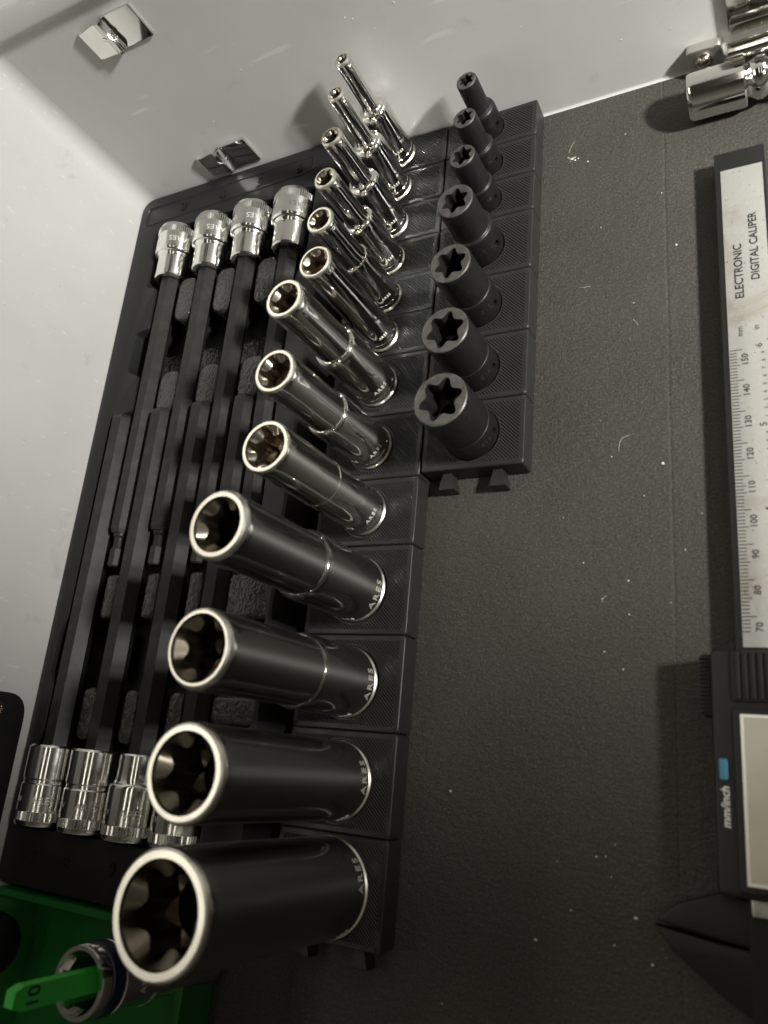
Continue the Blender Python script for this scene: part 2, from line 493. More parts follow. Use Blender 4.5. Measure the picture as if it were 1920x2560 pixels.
# ------------------------------------------------------------------ sockets
NR = 96
def star(rmax, rmin, th, sharp=1.25):
    return rmin + (rmax - rmin) * ((1 + math.cos(6 * th)) / 2) ** sharp
def socket_mb(prof, rmax, rmin, depth, bore, cham=1.0, phase=0.0, mis=None, face_mi=1, bore_mi=2, face_cham=True):
    """prof: outer (r, z) bottom to top; last point is the outer edge of the mouth. Slots: 0 body, 1 mouth ring, 2 bore"""
    mb = MB()
    zt = prof[-1][1]
    cs = [2 * PI * i / NR for i in range(NR)]
    def circ(r, z): return mb.ring([(r * math.cos(a), r * math.sin(a), z) for a in cs])
    def st(k, z, sc=1.0): return mb.ring([(star(rmax, rmin, a + phase) * sc * math.cos(a), star(rmax, rmin, a + phase) * sc * math.sin(a), z) for a in cs])
    rings = [circ(r, z) for r, z in prof]
    mb.cap(rings[0], 0, True)
    for i in range(len(rings) - 1): mb.strip(rings[i], rings[i + 1], mis[i] if mis else (face_mi if i >= len(rings) - 2 else 0))
    if face_cham:
        a = circ(rmax * 1.045, zt); mb.strip(rings[-1], a, face_mi)
        b_ = circ(rmax * 1.01, zt - 0.35 - cham * 0.25); mb.strip(a, b_, bore_mi)
        c_ = st(0, zt - 0.35 - cham * 1.3)
        mb.strip(b_, c_, bore_mi + 1)
    else:
        a = st(0, zt, 1.03); mb.strip(rings[-1], a, face_mi)
        c_ = st(0, zt - 0.3); mb.strip(a, c_, face_mi)
    d1 = st(0, zt - depth * 0.5); mb.strip(c_, d1, bore_mi)
    d2 = st(0, zt - depth); mb.strip(d1, d2, bore_mi)
    e_ = circ(bore, zt - depth - 0.4); mb.strip(d2, e_, bore_mi)
    f_ = circ(bore, max(2.0, zt - depth * 2.2)); mb.strip(e_, f_, bore_mi)
    mb.cap(f_, bore_mi)
    return mb

def arc(r0, z0, r1, z1, k=4, convex=True):
    """quarter-round between two radii, going up"""
    o = []
    for i in range(1, k + 1):
        t = PI / 2 * i / k
        if convex: o.append((r1 + (r0 - r1) * math.cos(t), z0 + (z1 - z0) * math.sin(t)))
        else: o.append((r0 + (r1 - r0) * math.sin(t), z0 + (z1 - z0) * (1 - math.cos(t))))
    return o

RAILZ = 9.8
LX = -19.6
# cell borders of the long holder and the short holder (far to near)
LYS = [-0.2, -17.0, -33.6, -50.2, -66.6, -83.2, -100.2, -124.6, -149.0, -173.3, -203.8, -234.4, -265.0, -295.6]
IYS = [-0.6, -16.8, -33.4, -49.9, -74.4, -99.0, -123.6, -148.2]

# (label, mouth x, mouth y, outer low r, outer up r, hex size mm, top z, step z)
LONG = [
 ("thinnest long chrome socket, at the end of its row against the back wall", -19.2, -8.1, 6.2, 3.05, 3.9, 59.3, 36.5),
 ("second smallest long chrome socket, thin stepped neck, one place from the back wall", -20.0, -23.2, 6.2, 3.3, 4.7, 59.3, 36.5),
 ("thin long chrome socket with a stepped collar, third from the back wall", -19.4, -41.9, 6.2, 3.95, 5.7, 59.3, 36.7),
 ("narrow long chrome socket with a stepped collar, fourth from the back wall", -19.5, -59.2, 6.2, 4.25, 6.2, 59.3, 37.0),
 ("slim long chrome socket with a slight collar, fifth from the back wall", -19.3, -76.0, 6.25, 5.0, 7.5, 59.3, 37.5),
 ("slim straight long chrome socket without any collar, sixth from the back wall", -18.9, -92.3, 6.35, 5.95, 9.4, 59.3, 0),
 ("medium chrome socket with a wide rounded collar, just in front of the straight slim one", -20.2, -112.5, 8.1, 6.65, 10.1, 70.4, 41.5),
 ("medium chrome socket with hazy upper tube and rounded collar, between its two medium neighbours", -19.7, -137.1, 8.15, 7.1, 11.1, 70.4, 41.3),
 ("medium chrome socket with straight sides and a pale streak, last of the three medium ones", -19.1, -161.1, 8.2, 8.1, 12.9, 70.4, 42.0),
 ("large dark chrome socket with a bright crescent collar, smallest of the four large ones", -20.6, -188.2, 11.0, 9.75, 14.7, 83.4, 44.5),
 ("large dark chrome socket with a faint collar line, second of the four large ones", -20.3, -220.3, 11.2, 10.3, 16.6, 83.4, 40.5),
 ("large dark chrome socket with straight sides, overlapping the tray's chrome bit sockets in view", -18.6, -249.6, 11.85, 11.8, 18.4, 83.4, 0),
 ("biggest and nearest dark chrome socket with a broad bright mouth ring beside the green bin", -19.4, -279.9, 14.3, 14.15, 22.1, 83.4, 0),
]
SIZES = [4, 5, 6, 7, 8, 10, 11, 12, 14, 16, 18, 20, 24]
for i, (lab, mx, my, rl, ru, hx, zt, zs) in enumerate(LONG):
    cy = (LYS[i] + LYS[i + 1]) / 2
    bx, by = LX + (mx - LX) * 0.15, cy + (my - cy) * 0.15
    base = Vector((bx, by, RAILZ - 0.9)); top = Vector((mx, my, zt))
    ax = (top - base).normalized()
    h = (top - base).length
    zs = zs - base.z if zs else 0
    big = i >= 9
    pr = [(rl - 0.7, 0), (rl - 0.25, 0.75), (rl + 0.12, 1.1), (rl + 0.26, 1.4), (rl + 0.18, 1.75), (rl - 0.30, 2.25), (rl - 0.34, 2.6), (rl, 3.0)]
    pr += [(rl, 4.6), (rl - 0.16, 4.8), (rl - 0.16, 5.0), (rl, 5.2)] if not big else [(rl, 3.4)]
    if zs:
        if i <= 5:
            pr += [(rl, zs - 3.2)] + arc(rl, zs - 3.2, ru + (rl - ru) * 0.42, zs, 7) + arc(ru + (rl - ru) * 0.42, zs, ru, zs + 3.4, 6, False)
        elif i == 8:
            pr += [(rl, zs - 1), (rl - 0.22, zs - 0.7), (rl - 0.22, zs + 0.7), (rl, zs + 1.0)]
        else:
            sh = max(rl - ru, 0.3)
            pr += [(rl + 0.1, zs - 1.2 - sh * 1.5)] + arc(rl + 0.1, zs - 1.2 - sh * 1.5, ru, zs, 8)
    cb = 0.95 if big else 0.55
    pr += [(ru, h - 5), (ru, h - cb * 1.5), (ru - cb * 0.4, h - cb * 0.45), (ru - cb, h)]
    rmax = hx / 2
    rmin = rmax * 0.68
    if pr[-1][0] < rmax * 1.06:
        rmax = pr[-1][0] / 1.09; rmin = rmax * 0.68
    mis = [1 if 2 <= q <= 4 else 1 if q >= len(pr) - 3 else 0 for q in range(len(pr) - 1)]  # foot bead gets the rim steel as a bright stand-in for a highlight arc
    mb = socket_mb(pr, rmax, rmin, 0.17 * h if not big else 15, rmin * 0.97, cham=0.26 * rmax, phase=0.25 + 0.13 * i, mis=mis)
    bodym = M_SATIN if big else M_CHROMEB if i >= 6 else M_CHROME
    t = thing("long_socket", lab, "socket", base, Vector((0, 0, 1)).rotation_difference(ax).to_euler(), "long chrome star sockets standing on the long holder")
    bd = mb.build("body", [bodym, M_RIM, M_BORE if big else M_BORE2, M_LOBED if big else M_LOBE], t, ang=28)
    # stamped lettering round the foot
    a = math.atan2(CY - by, CX - bx)
    sz = 3.9 if big else (2.3 if i >= 6 else 1.5)
    e1 = wrap(text_mb("ARES", sz, 0.16, 0.0, spacing=1.25), rl - 0.03, a + (0.10 if big else 0.0), 5.2 if big else 8.2)
    e2 = wrap(text_mb("E%d" % SIZES[i], sz * 0.72, 0.14, 0.0), rl - 0.01, a - 1.15, 4.6 if big else 8.0)
    e1.add(e2)
    e1.build("stamping", M_STAMP, t, smooth=False)

# ---- impact sockets
IMP = [
 ("smallest matt black impact socket, thin neck, on the short holder against the back wall", 18.2, -7.9, 5.7, 3.92, 5.4, 34.4, 20.5),
 ("second smallest matt black impact socket, rounded shoulder, one place from the back wall", 18.5, -25.3, 5.7, 4.35, 6.2, 34.4, 20.5),
 ("small matt black impact socket with fine bright ring marks, third from the back wall", 18.7, -42.0, 5.8, 4.85, 7.4, 34.4, 20.0),
 ("matt black impact socket flaring to a bright-edged shoulder, first of the four wide ones", 18.4, -62.4, 8.1, 6.65, 9.6, 36.8, 22.0),
 ("wide matt black impact socket with shiny worn mouth, second of the four wide ones", 18.4, -86.9, 8.3, 7.35, 11.2, 36.8, 21.0),
 ("wide matt black impact socket with scuffed star mouth, third of the four wide ones", 18.3, -111.7, 8.75, 8.25, 12.9, 36.8, 20.0),
 ("widest matt black impact socket with a large star mouth, beside the short holder's dovetail tabs", 18.5, -135.7, 9.6, 9.2, 14.6, 36.8, 19.0),
]
ISZ = [5, 6, 8, 10, 12, 14, 16]
for i, (lab, mx, my, rl, ru, hx, zt, zs) in enumerate(IMP):
    cy = (IYS[i] + IYS[i + 1]) / 2
    base = Vector((mx, cy + (my - cy) * 0.5, RAILZ - 0.6))
    h = zt - base.z; zs = zs - base.z
    sh = rl - ru
    pr = [(rl - 0.8, 0), (rl - 0.2, 0.45), (rl, 1.2), (rl, zs - sh * 0.9)]
    pr += arc(rl, zs - sh * 0.9, ru + sh * 0.35, zs + sh * 0.25, 5)
    if i <= 3: pr += arc(ru + sh * 0.35, zs + sh * 0.25, ru + 0.04, zs + sh * 1.8, 4, False)
    pr += [(ru + 0.02, h - 3), (ru, h - 0.9), (ru - 0.2, h - 0.3), (ru - 0.6, h)]
    rmax = min(hx / 2, (ru - 0.6) * 0.90); rmin = rmax * 0.70
    mb = socket_mb(pr, rmax, rmin, h * 0.40, rmin * 0.9, phase=0.5 + 0.05 * i, face_cham=False)
    t = thing("impact_socket", lab, "socket", base, (0, 0, 0), "matt black impact sockets standing on the short holder")
    # drilled retaining hole in the drive end, facing right
    a = math.atan2(CY - base.y, CX - base.x)
    ah = a + 0.62
    zc = zs * 0.42
    me = mb.mesh("body", [M_IMPACT, M_IFACE, M_DARKBORE], 28)
    bd = link("body", me, t)
    cut = MB()
    rr = 1.0 if i < 3 else 1.55
    mt = Matrix.Rotation(ah, 4, 'Z') @ Matrix.Translation((rl, 0, zc)) @ Matrix.Rotation(PI / 2, 4, 'Y')
    cut.lathe([(rr, -1.6), (rr, 1.5)], 20, mtx=mt)
    co = cut.build("cutter", M_DARKBORE, t)
    md = bd.modifiers.new("hole", 'BOOLEAN'); md.object = co; md.operation = 'DIFFERENCE'; md.solver = 'EXACT'
    bpy.context.view_layer.update()
    nm = bpy.data.meshes.new_from_object(bd.evaluated_get(bpy.context.evaluated_depsgraph_get()))
    bd.modifiers.clear()
    if len(nm.polygons) > 200:
        bd.data = nm
        nm.shade_smooth(); nm.set_sharp_from_angle(angle=math.radians(28))
    cm = co.data; bpy.data.objects.remove(co); bpy.data.meshes.remove(cm)
    e1 = wrap(text_mb("E%d" % ISZ[i], 2.0 if i < 3 else 3.0, 0.12, 0.0), rl - 0.01, a + 0.18, zs * 0.62 - 0.6)
    e1.build("stamping", M_MARK, t, smooth=False)

# ------------------------------------------------------------------ printed holders
def holder_block(x0, x1, y0, y1, hx, hy, hr):
    """one printed cell: box with a shallow round seat; coordinates local to the cell centre"""
    mb = MB()
    cx, cy = (x0 + x1) / 2, (y0 + y1) / 2
    X, Y = (x1 - x0) / 2, (y1 - y0) / 2
    ox, oy = hx - cx, hy - cy
    n = 72
    ang = set(2 * PI * i / n for i in range(n))
    corners = [math.atan2(sy * (Y - q1) - oy, sx_ * (X - q2) - ox) % (2 * PI) for sx_ in (1, -1) for sy in (1, -1) for q1, q2 in ((0, .45), (.45, 0))]
    ang = sorted([a for a in ang if all(abs(a - c_) > 0.02 for c_ in corners)] + corners)
    def rect(ins, z):
        pts = []
        for a in ang:
            # same parameter on every ring: hit the full rectangle, then scale to the inset one
            dx, dy = math.cos(a), math.sin(a)
            tt = min(((X - ox) / dx if dx > 1e-9 else (-X - ox) / dx if dx < -1e-9 else 1e9),
                     ((Y - oy) / dy if dy > 1e-9 else (-Y - oy) / dy if dy < -1e-9 else 1e9))
            px, py = ox + tt * dx, oy + tt * dy
            pts.append((px * (X - ins) / X, py * (Y - ins) / Y, z))
        return mb.ring(pts)
    def circ(r, z): return mb.ring([(ox + r * math.cos(a), oy + r * math.sin(a), z) for a in ang])
    zt = RAILZ
    r0 = rect(0.3, 0.6); r1 = rect(0, 0.9); r2 = rect(0, zt - 0.35); r3 = rect(0.3, zt)
    r4 = rect(1.7, zt)
    c0 = circ(hr + 0.5, zt); c1 = circ(hr, zt); c2 = circ(hr - 0.05, zt - 1.0)
    mb.cap(r0, 1, True)
    for a_, b_, mi in ((r0, r1, 1), (r1, r2, 1), (r2, r3, 1), (r3, r4, 1), (r4, c0, 0), (c0, c1, 1), (c1, c2, 1)):
        mb.strip(a_, b_, mi)
    mb.cap(c2, 1)
    return mb, (cx, cy)
def tabs(parent, xs, y):
    for xa in xs:
        P = [(xa - 1.65, y + 0.4), (xa - 1.65, y - 0.2), (xa - 2.95, y - 5.5), (xa + 2.95, y - 5.5), (xa + 1.65, y - 0.2), (xa + 1.65, y + 0.4)]
        prism(P, 0.6, 6.2, 0.25).build("dovetail_tab", M_PLAB, parent, smooth=False)
long_h = thing("socket_holder", "long black printed holder of thirteen square cells carrying the chrome sockets", "socket holder", (0, 0, 0))
for i in range(13):
    rl = LONG[i][3]
    mb, c_ = holder_block(-39.0, 0.0, LYS[i + 1] + 0.16, LYS[i] - 0.16, LX, (LYS[i] + LYS[i + 1]) / 2, min(rl + 0.55, (LYS[i] - LYS[i + 1]) / 2 - 1.9))
    mb.build("holder_cell", [M_PLA, M_PLAB], long_h, (c_[0], c_[1], 0), ang=40)
tabs(long_h, (-8.5, -28.5), LYS[-1])
short_h = thing("socket_holder", "short black printed holder of seven cells carrying the matt black impact sockets", "socket holder", (0, 0, 0))
for i in range(7):
    rl = IMP[i][3]
    mb, c_ = holder_block(0.75, 36.8, IYS[i + 1] + 0.16, IYS[i] - 0.16, IMP[i][1], (IYS[i] + IYS[i + 1]) / 2 + (IMP[i][2] - (IYS[i] + IYS[i + 1]) / 2) * 0.5, min(rl + 0.35, (IYS[i] - IYS[i + 1]) / 2 - 1.9))
    mb.build("holder_cell", [M_PLA, M_PLAB], short_h, (c_[0], c_[1], 0), ang=40)
tabs(short_h, (8.9, 27.0), IYS[-1])

# ------------------------------------------------------------------ black bit tray
TZ = 21.0
tray = thing("bit_tray", "black moulded tray of long hex bit sockets in the corner of the chest", "tool tray", (0, 0, 0))
OUT = round_poly([(-151.4, -296.3), (-45.2, -296.3), (-45.2, -0.6), (-151.4, -0.6)], [4, 4, 4, 7], 5)
INN = [(-137.8, -21.5), (-137.8, -50.5), (-131.4, -52.5), (-131.4, -73), (-138.6, -74.5), (-138.6, -92.5), (-131.4, -96), (-131.4, -112.6),
       (-142.6, -114.2), (-143.4, -118), (-143.4, -165), (-143.0, -168), (-143.0, -200.5), (-146.6, -208), (-146.6, -221), (-143.0, -226), (-143.0, -243), (-147.2, -248), (-147.2, -277),
       (-61.8, -277), (-61.8, -240), (-48, -236.5), (-48, -200), (-50, -184), (-56.4, -165), (-56.4, -66), (-52.3, -50), (-52.3, -21.5)]
INN = round_poly(INN, 2.2, 3)       # counter-clockwise
mb = MB()
o0 = mb.ring([(x, y, 0.2) for x, y in OUT]); o1 = mb.ring([(x, y, TZ - 1.2) for x, y in OUT])
o2 = mb.ring([(x, y, TZ - 0.35) for x, y in offset_poly(OUT, 0.35)]); OT = offset_poly(OUT, 1.2); o3 = mb.ring([(x, y, TZ) for x, y in OT])
mb.strip(o0, o1); mb.strip(o1, o2); mb.strip(o2, o3)
IT = offset_poly(INN, -1.0)
i3 = mb.ring([(x, y, TZ) for x, y in IT]); i2 = mb.ring([(x, y, TZ - 0.3) for x, y in offset_poly(INN, -0.3)])
i1 = mb.ring([(x, y, TZ - 1.1) for x, y in INN]); i0 = mb.ring([(x, y, 3.0) for x, y in INN])
mb.strip(i3, i2); mb.strip(i2, i1); mb.strip(i1, i0)
allp = o3 + i3
for tri in tessellate_polygon([[Vector((x, y, 0)) for x, y in OT], [Vector((x, y, 0)) for x, y in IT]]):
    mb.face([allp[k] for k in tri])
for tri in tessellate_polygon([[Vector((x, y, 0)) for x, y in INN]]):
    mb.face([i0[k] for k in tri])
for tri in tessellate_polygon([[Vector((x, y, 0)) for x, y in OUT]]):
    mb.face([o0[k] for k in tri])
mb.build("frame", M_TRAY, tray, ang=30)
# raised border of the label panel on the back rim
P = round_poly([(-147.2, -16.6), (-54.0, -14.0), (-54.0, -5.6), (-147.2, -5.9)], 3.2, 4)
mb = MB()
pa = mb.ring([(x, y, TZ) for x, y in P]); pb = mb.ring([(x, y, TZ + 0.45) for x, y in offset_poly(P, 0.25)])
pc = mb.ring([(x, y, TZ + 0.45) for x, y in offset_poly(P, 0.6)]); pd = mb.ring([(x, y, TZ) for x, y in offset_poly(P, 0.9)])
mb.strip(pa, pb); mb.strip(pb, pc); mb.strip(pc, pd)
mb.build("label_border", M_TRAY, tray)
for tx, x, y in (("3", -124.5, -11.4), ("4", -102, -12.0), ("5", -82, -11.2), ("6", -61.8, -10.6), ("7", -134, -286.5), ("8", -117.5, -286), ("9", -96, -285.4), ("10", -75, -285)):
    mb = text_mb(tx, 6.2, 0.45, 0.05)
    q = MB(); q.add(mb, Matrix.Translation((x, y, TZ + 0.1)))
    q.build("size_digit", M_TRAY, tray, smooth=False)
# grained locating pads between the shafts
NEARX = [-137.6, -115.6, -94.3, -72.9]
FARX = [-126.4, -105.2, -84.1, -63.0]
PADN = [-113.8, -92.9, -71.6]
PADF = [-123.7, -102.7, -81.7]
def pad(x0, x1, y0, y1, z1=20.4, r=3.0):
    P = round_poly([(x0, y0), (x1, y0), (x1, y1), (x0, y1)], r, 4)
    prism(P, 2.9, z1, 1.5).build("locating_pad", M_GRAIN, tray, ang=50)
for x in PADN:
    pad(x - 5.1, x + 5.1, -71.4, -50.5, r=4.5); pad(x - 5.5, x + 5.5, -114.6, -95.8, r=4.8)
for x in PADF:
    pad(x - 3.3, x + 3.3, -200.6, -183, r=2); pad(x - 3.4, x + 3.4, -245.3, -226.3, r=3.3)
    pad(x - 2.6, x + 2.6, -222, -204, 10.0, 1.2)
pad(-66.4, -46.2, -200.8, -184.2, r=2.2); pad(-65.6, -46.4, -236, -226.6, r=2)
mb = MB(); mb.box(-150, -47, -91, -80, 2.5, 8.2, 1.0); mb.box(-150, -47, -36, -24, 2.5, 6, 1.0)
mb.build("cross_rib", M_GRAIN, tray)

# ---- bit sockets lying in the tray
AXZ = 18.0
ROT = {'far': (PI / 2, 0, 0), 'near': (-PI / 2, 0, 0)}   # local +z (towards the bit tip) -> -y or +y
def hexring(mb, r, z, n=6, rnd=0.0):
    return mb.ring([(r * math.cos(2 * PI * i / n), r * math.sin(2 * PI * i / n), z) for i in range(n)])
def bit_socket(name_label, x, far, neck, rb=9.1):
    y = -23.0 if far else -276.2
    t = thing("bit_socket", name_label, "bit socket", (x, y, AXZ), (PI / 2, 0, 0) if far else (-PI / 2, 0, 0), "hex bit sockets lying in the black tray")
    L = 26.0 if far else 28.0
    mb = MB(); kn = 48
    pr = [(rb - 1.2, 0), (rb - 0.5, 0.25), (rb - 0.15, 0.9), (rb - 0.1, 1.6)]
    R_ = [mb.ring([(r * math.cos(2 * PI * i / 128), r * math.sin(2 * PI * i / 128), z) for i in range(128)]) for r, z in pr]
    # knurled band
    def kr(z, amp): return mb.ring([((rb + (amp if i % 2 == 0 else -amp)) * math.cos(2 * PI * i / 128), (rb + (amp if i % 2 == 0 else -amp)) * math.sin(2 * PI * i / 128), z) for i in range(128)])
    R_ += [kr(1.9, 0.0), kr(2.1, 0.16), kr(4.9, 0.16), kr(5.1, 0.0)]
    def c_(r, z): return mb.ring([(r * math.cos(2 * PI * i / 128), r * math.sin(2 * PI * i / 128), z) for i in range(128)])
    if far or neck:
        zb = 12.6 if far else 16.5
        rn = 7.3 if far else 7.4
        prs = [(rb, 5.3), (rb, zb)] + arc(rb, zb, rb - 0.9, zb + 1.6, 4) + arc(rb - 0.9, zb + 1.6, rn, zb + (4.4 if far else 5.5), 5, False) + [(rn, L - 0.6), (rn - 0.5, L)]
    else:
        prs = [(rb, 5.3), (rb, 14.2), (rb - 0.45, 14.7), (rb - 0.45, 15.8), (rb - 0.12, 16.3), (rb - 0.12, L - 0.8), (rb - 0.9, L)]
    R_ += [c_(r, z) for r, z in prs]
    rs = 4.2 if far else 4.95
    R_ += [c_(rs + 0.9, L), c_(rs + 0.5, L - 1.2), c_(0.8, L - 1.4)]
    mb.cap(R_[0], 0, True)
    for i in range(len(R_) - 1): mb.strip(R_[i], R_[i + 1])
    mb.cap(R_[-1])
    mb.build("body", M_CHROME2, t, ang=30)
    # stamped marks on the side that faces up
    up = PI / 2 if far else -PI / 2
    st_ = wrap(text_mb("ARES", 3.4, 0.06, 0.02, spacing=1.1), rb - 0.01, up - 0.75 * (1 if far else -1), 8.9)
    st2 = wrap(text_mb("CR-V", 2.6, 0.06, 0.02), rb - 0.01, up + 0.5 * (1 if far else -1), 8.9)
    st_.add(st2); st_.build("stamping", M_STAMP, t, smooth=False)
    # black hex shaft
    mb = MB()
    z0 = L - 1.3
    if far:
        seq = [(rs, z0), (rs, 142.1 - 0.8), (rs * 0.86, 143.0)]
        rr = [hexring(mb, r, z) for r, z in seq]
        mb.cap(rr[0], 0, True)
        mb.strip(rr[0], rr[1]); mb.strip(rr[1], rr[2]); mb.cap(rr[2])
        mb.build("hex_shaft", M_OXIDE, t, smooth=False)
        m2 = MB(); m2.lathe([(2.7, 142.8), (2.7, 144.2), (2.1, 145.0), (2.1, 148.6), (2.4, 149.6)], 20)
        q = [hexring(m2, r, z) for r, z in ((2.75, 149.6), (2.75, 156.2), (2.2, 156.8))]
        m2.cap(q[0], 0, True); m2.strip(q[0], q[1]); m2.strip(q[1], q[2]); m2.cap(q[2])
        m2.build("bit_tip", M_OXIDE, t, ang=30)
    else:
        zend = 163.0
        seq = [(rs, z0), (rs, zend - 2.0), (rs * 0.93, zend - 0.8), (rs * 0.78, zend)]
        rr = [hexring(mb, r, z) for r, z in seq]
        mb.cap(rr[0], 0, True)
        for a_, b_ in zip(rr, rr[1:]): mb.strip(a_, b_)
        mb.cap(rr[-1])
        mb.build("hex_shaft", M_OXIDE, t, smooth=False)
FL = ["chrome bit socket with its head at the back rim, next to the left side wall",
      "chrome bit socket with its head at the back rim, in front of the embossed 4",
      "chrome bit socket with its head at the back rim, below the lower wall clip",
      "chrome bit socket with its head at the back rim, next to the tall chrome sockets"]
NL = ["straight chrome bit socket head at the near rim, next to the left side wall",
      "straight chrome bit socket head at the near rim, second from the left wall",
      "stepped chrome bit socket head at the near rim, half hidden by a large socket's mouth",
      "bit socket whose knurled chrome end peeks out between the two nearest large sockets"]
for k in range(4): bit_socket(FL[k], FARX[k], True, True, 9.15)
for k in range(4): bit_socket(NL[k], NEARX[k], False, k >= 2, 9.35)

# ------------------------------------------------------------------ digital caliper
cal = thing("digital_caliper", "black digital caliper with a silver scale label lying at the right", "caliper", (0, 0, 0))
mb = MB(); mb.box(96.6, 111.4, -330, -44.6, 2.2, 6.9, 0.35)
mb.build("beam", M_CALB, cal)
mb = MB(); mb.box(98.35, 110.5, -205.6, -51.8, 6.85, 7.12, 0.06)
mb.build("scale_label", M_LABEL, cal)
LZ = 7.16
mk = MB()
def bar(x0, x1, y0, y1): 
    i_ = mk.ring([(x0, y0, LZ), (x1, y0, LZ), (x1, y1, LZ), (x0, y1, LZ)]); mk.face(i_)
Y150 = -117.45
for kk in range(66, 151):
    yy = Y150 - (150 - kk)
    if yy < -205.4: continue
    ln = 3.6 if kk % 10 == 0 else 2.7 if kk % 5 == 0 else 2.0
    bar(98.45, 98.45 + ln, yy - 0.14, yy + 0.14)
for kk in range(0, 90):
    yy = -115.1 - kk * 25.4 / 40
    if yy < -205.4: break
    ln = 2.4 if kk % 4 == 0 else 1.2
    if kk % 40 == 0: ln = 2.9
    bar(110.4 - ln * 0.6, 110.4, yy - 0.09, yy + 0.09)
mk.build("scale_ticks", M_INK, cal, smooth=False)
def ink(name, body, size, x, y, m_=M_INK, z=LZ, bold=0.0, italic=0.0, align='CENTER', spacing=1.0, sx=1.0):
    t_ = text_mb(body, size, 0.0, bold, italic, align, spacing)
    q = MB(); q.add(t_, flat_text(None, x, y, z) @ Matrix.Scale(sx, 4, (1, 0, 0)))
    return q.build(name, m_, cal, smooth=False)
ink("printed_words", "ELECTRONIC", 3.45, 102.2, -90.3, bold=0.075, sx=0.95)
ink("printed_words", "DIGITAL CALIPER", 3.3, 106.8, -82.2, bold=0.075, sx=0.95)
ink("printed_words", "mm", 2.3, 101.6, -111.3, bold=0.02)
ink("printed_words", "in", 2.3, 106.1, -110.7, bold=0.02)
for kk in range(70, 151, 10):
    ink("scale_number", str(kk), 2.5, 102.65, Y150 - (150 - kk) - 3.4 + (0.6 if kk < 100 else 0), bold=0.055, spacing=1.05)
for j in range(0, 36):
    yy = -116.7 - j * 2.54
    if yy < -203: break
    if j % 10 == 0:
        ink("scale_number", str(6 - j // 10), 2.6, 106.5, yy, bold=0.03)
    else:
        ink("scale_number", str(10 - j % 10), 1.35, 107.5, yy, bold=0.02)
# slider body
BZ = 15.0
P = round_poly([(90.8, -266), (121, -266), (121, -207.6), (90.8, -207.6)], 2.0, 4)
prism(P, 3.0, BZ, 0.9).build("slider_body", M_CALB, cal, ang=40)
mb = MB()
for j in range(14): mb.box(87.7, 91.5, -209.0 - j * 1.05 - 0.75, -209.0 - j * 1.05, 3.0, 12.2, 0.25)
mb.box(88.3, 91.5, -224.0, -208.4, 2.8, 12.0, 0.3)
mb.build("knurled_roller", M_CALB, cal)
mb = MB()
P = round_poly([(95.7, -220.6), (121, -220.6), (121, -207.9), (95.7, -207.9)], 1.0, 3)
prism(P, BZ - 0.5, BZ + 0.9, 0.4, mb=mb)
mb.build("thumb_pad", M_CALB, cal)
mb = MB(); mb.box(-0.55, 0.55, -220.0, -208.4, BZ + 0.5, BZ + 1.5, 0.3)
rib = mb.mesh("grip_rib", M_CALB)
for j in range(12): link("grip_rib", rib, cal, (97.25 + j * 1.75, 0, 0))
mb = MB()
P = round_poly([(95.6, -264.8), (121.5, -264.8), (121.5, -222.3), (95.6, -222.3)], 1.0, 3)
prism(P, BZ - 0.4, BZ + 0.8, 0.4, mb=mb); mb.build("display_surround", M_CALB, cal)
mb = MB()
A_ = [(97.3, -263.0), (121, -263.0), (121, -223.6), (97.3, -223.6)]
ra = mb.ring([(x, y, BZ + 0.7) for x, y in A_]); rb_ = mb.ring([(x, y, BZ + 1.15) for x, y in offset_poly(A_, 0.15)])
rc = mb.ring([(x, y, BZ + 1.15) for x, y in offset_poly(A_, 0.75)]); rd = mb.ring([(x, y, BZ + 0.85) for x, y in offset_poly(A_, 0.85)])
mb.strip(ra, rb_); mb.strip(rb_, rc); mb.strip(rc, rd)
mb.build("display_frame", M_BEZEL, cal, smooth=False)
mb = MB(); mb.box(97.9, 120.4, -262.4, -224.2, BZ + 0.5, BZ + 0.95, 0)
mb.build("display", M_LCD, cal, smooth=False)
mb = MB(); P = round_poly([(92.0, -239.7), (94.15, -239.7), (94.15, -234.6), (92.0, -234.6)], 0.6, 3)
prism(P, BZ - 0.4, BZ + 0.9, 0.35, mb=mb); mb.build("unit_button", M_BLUE, cal, ang=50)
ink("button_lettering", "mm/inch", 2.75, 93.35, -245.9, M_WHITE, BZ + 0.06, 0.045, 0.18)
# jaws
mb = prism([(75.4, -274.6), (97, -277.5), (97, -267.2), (90.5, -266.2), (80.0, -270.2)], 1.6, 6.6, 0.5)
mb.build("sliding_jaw", M_CALB, cal)
mb = prism([(74.8, -275.8), (79.5, -281.5), (92, -290.0), (112, -300), (112, -278.9), (97, -278.1), (90.5, -277.7)], 1.6, 6.4, 0.5)
mb.build("fixed_jaw", M_CALB, cal)
mb = MB(); mb.box(97.6, 110.6, -270.0, -264.9, 6.5, 9.9, 0.5)
mb.build("metal_shoe", M_LABEL, cal)

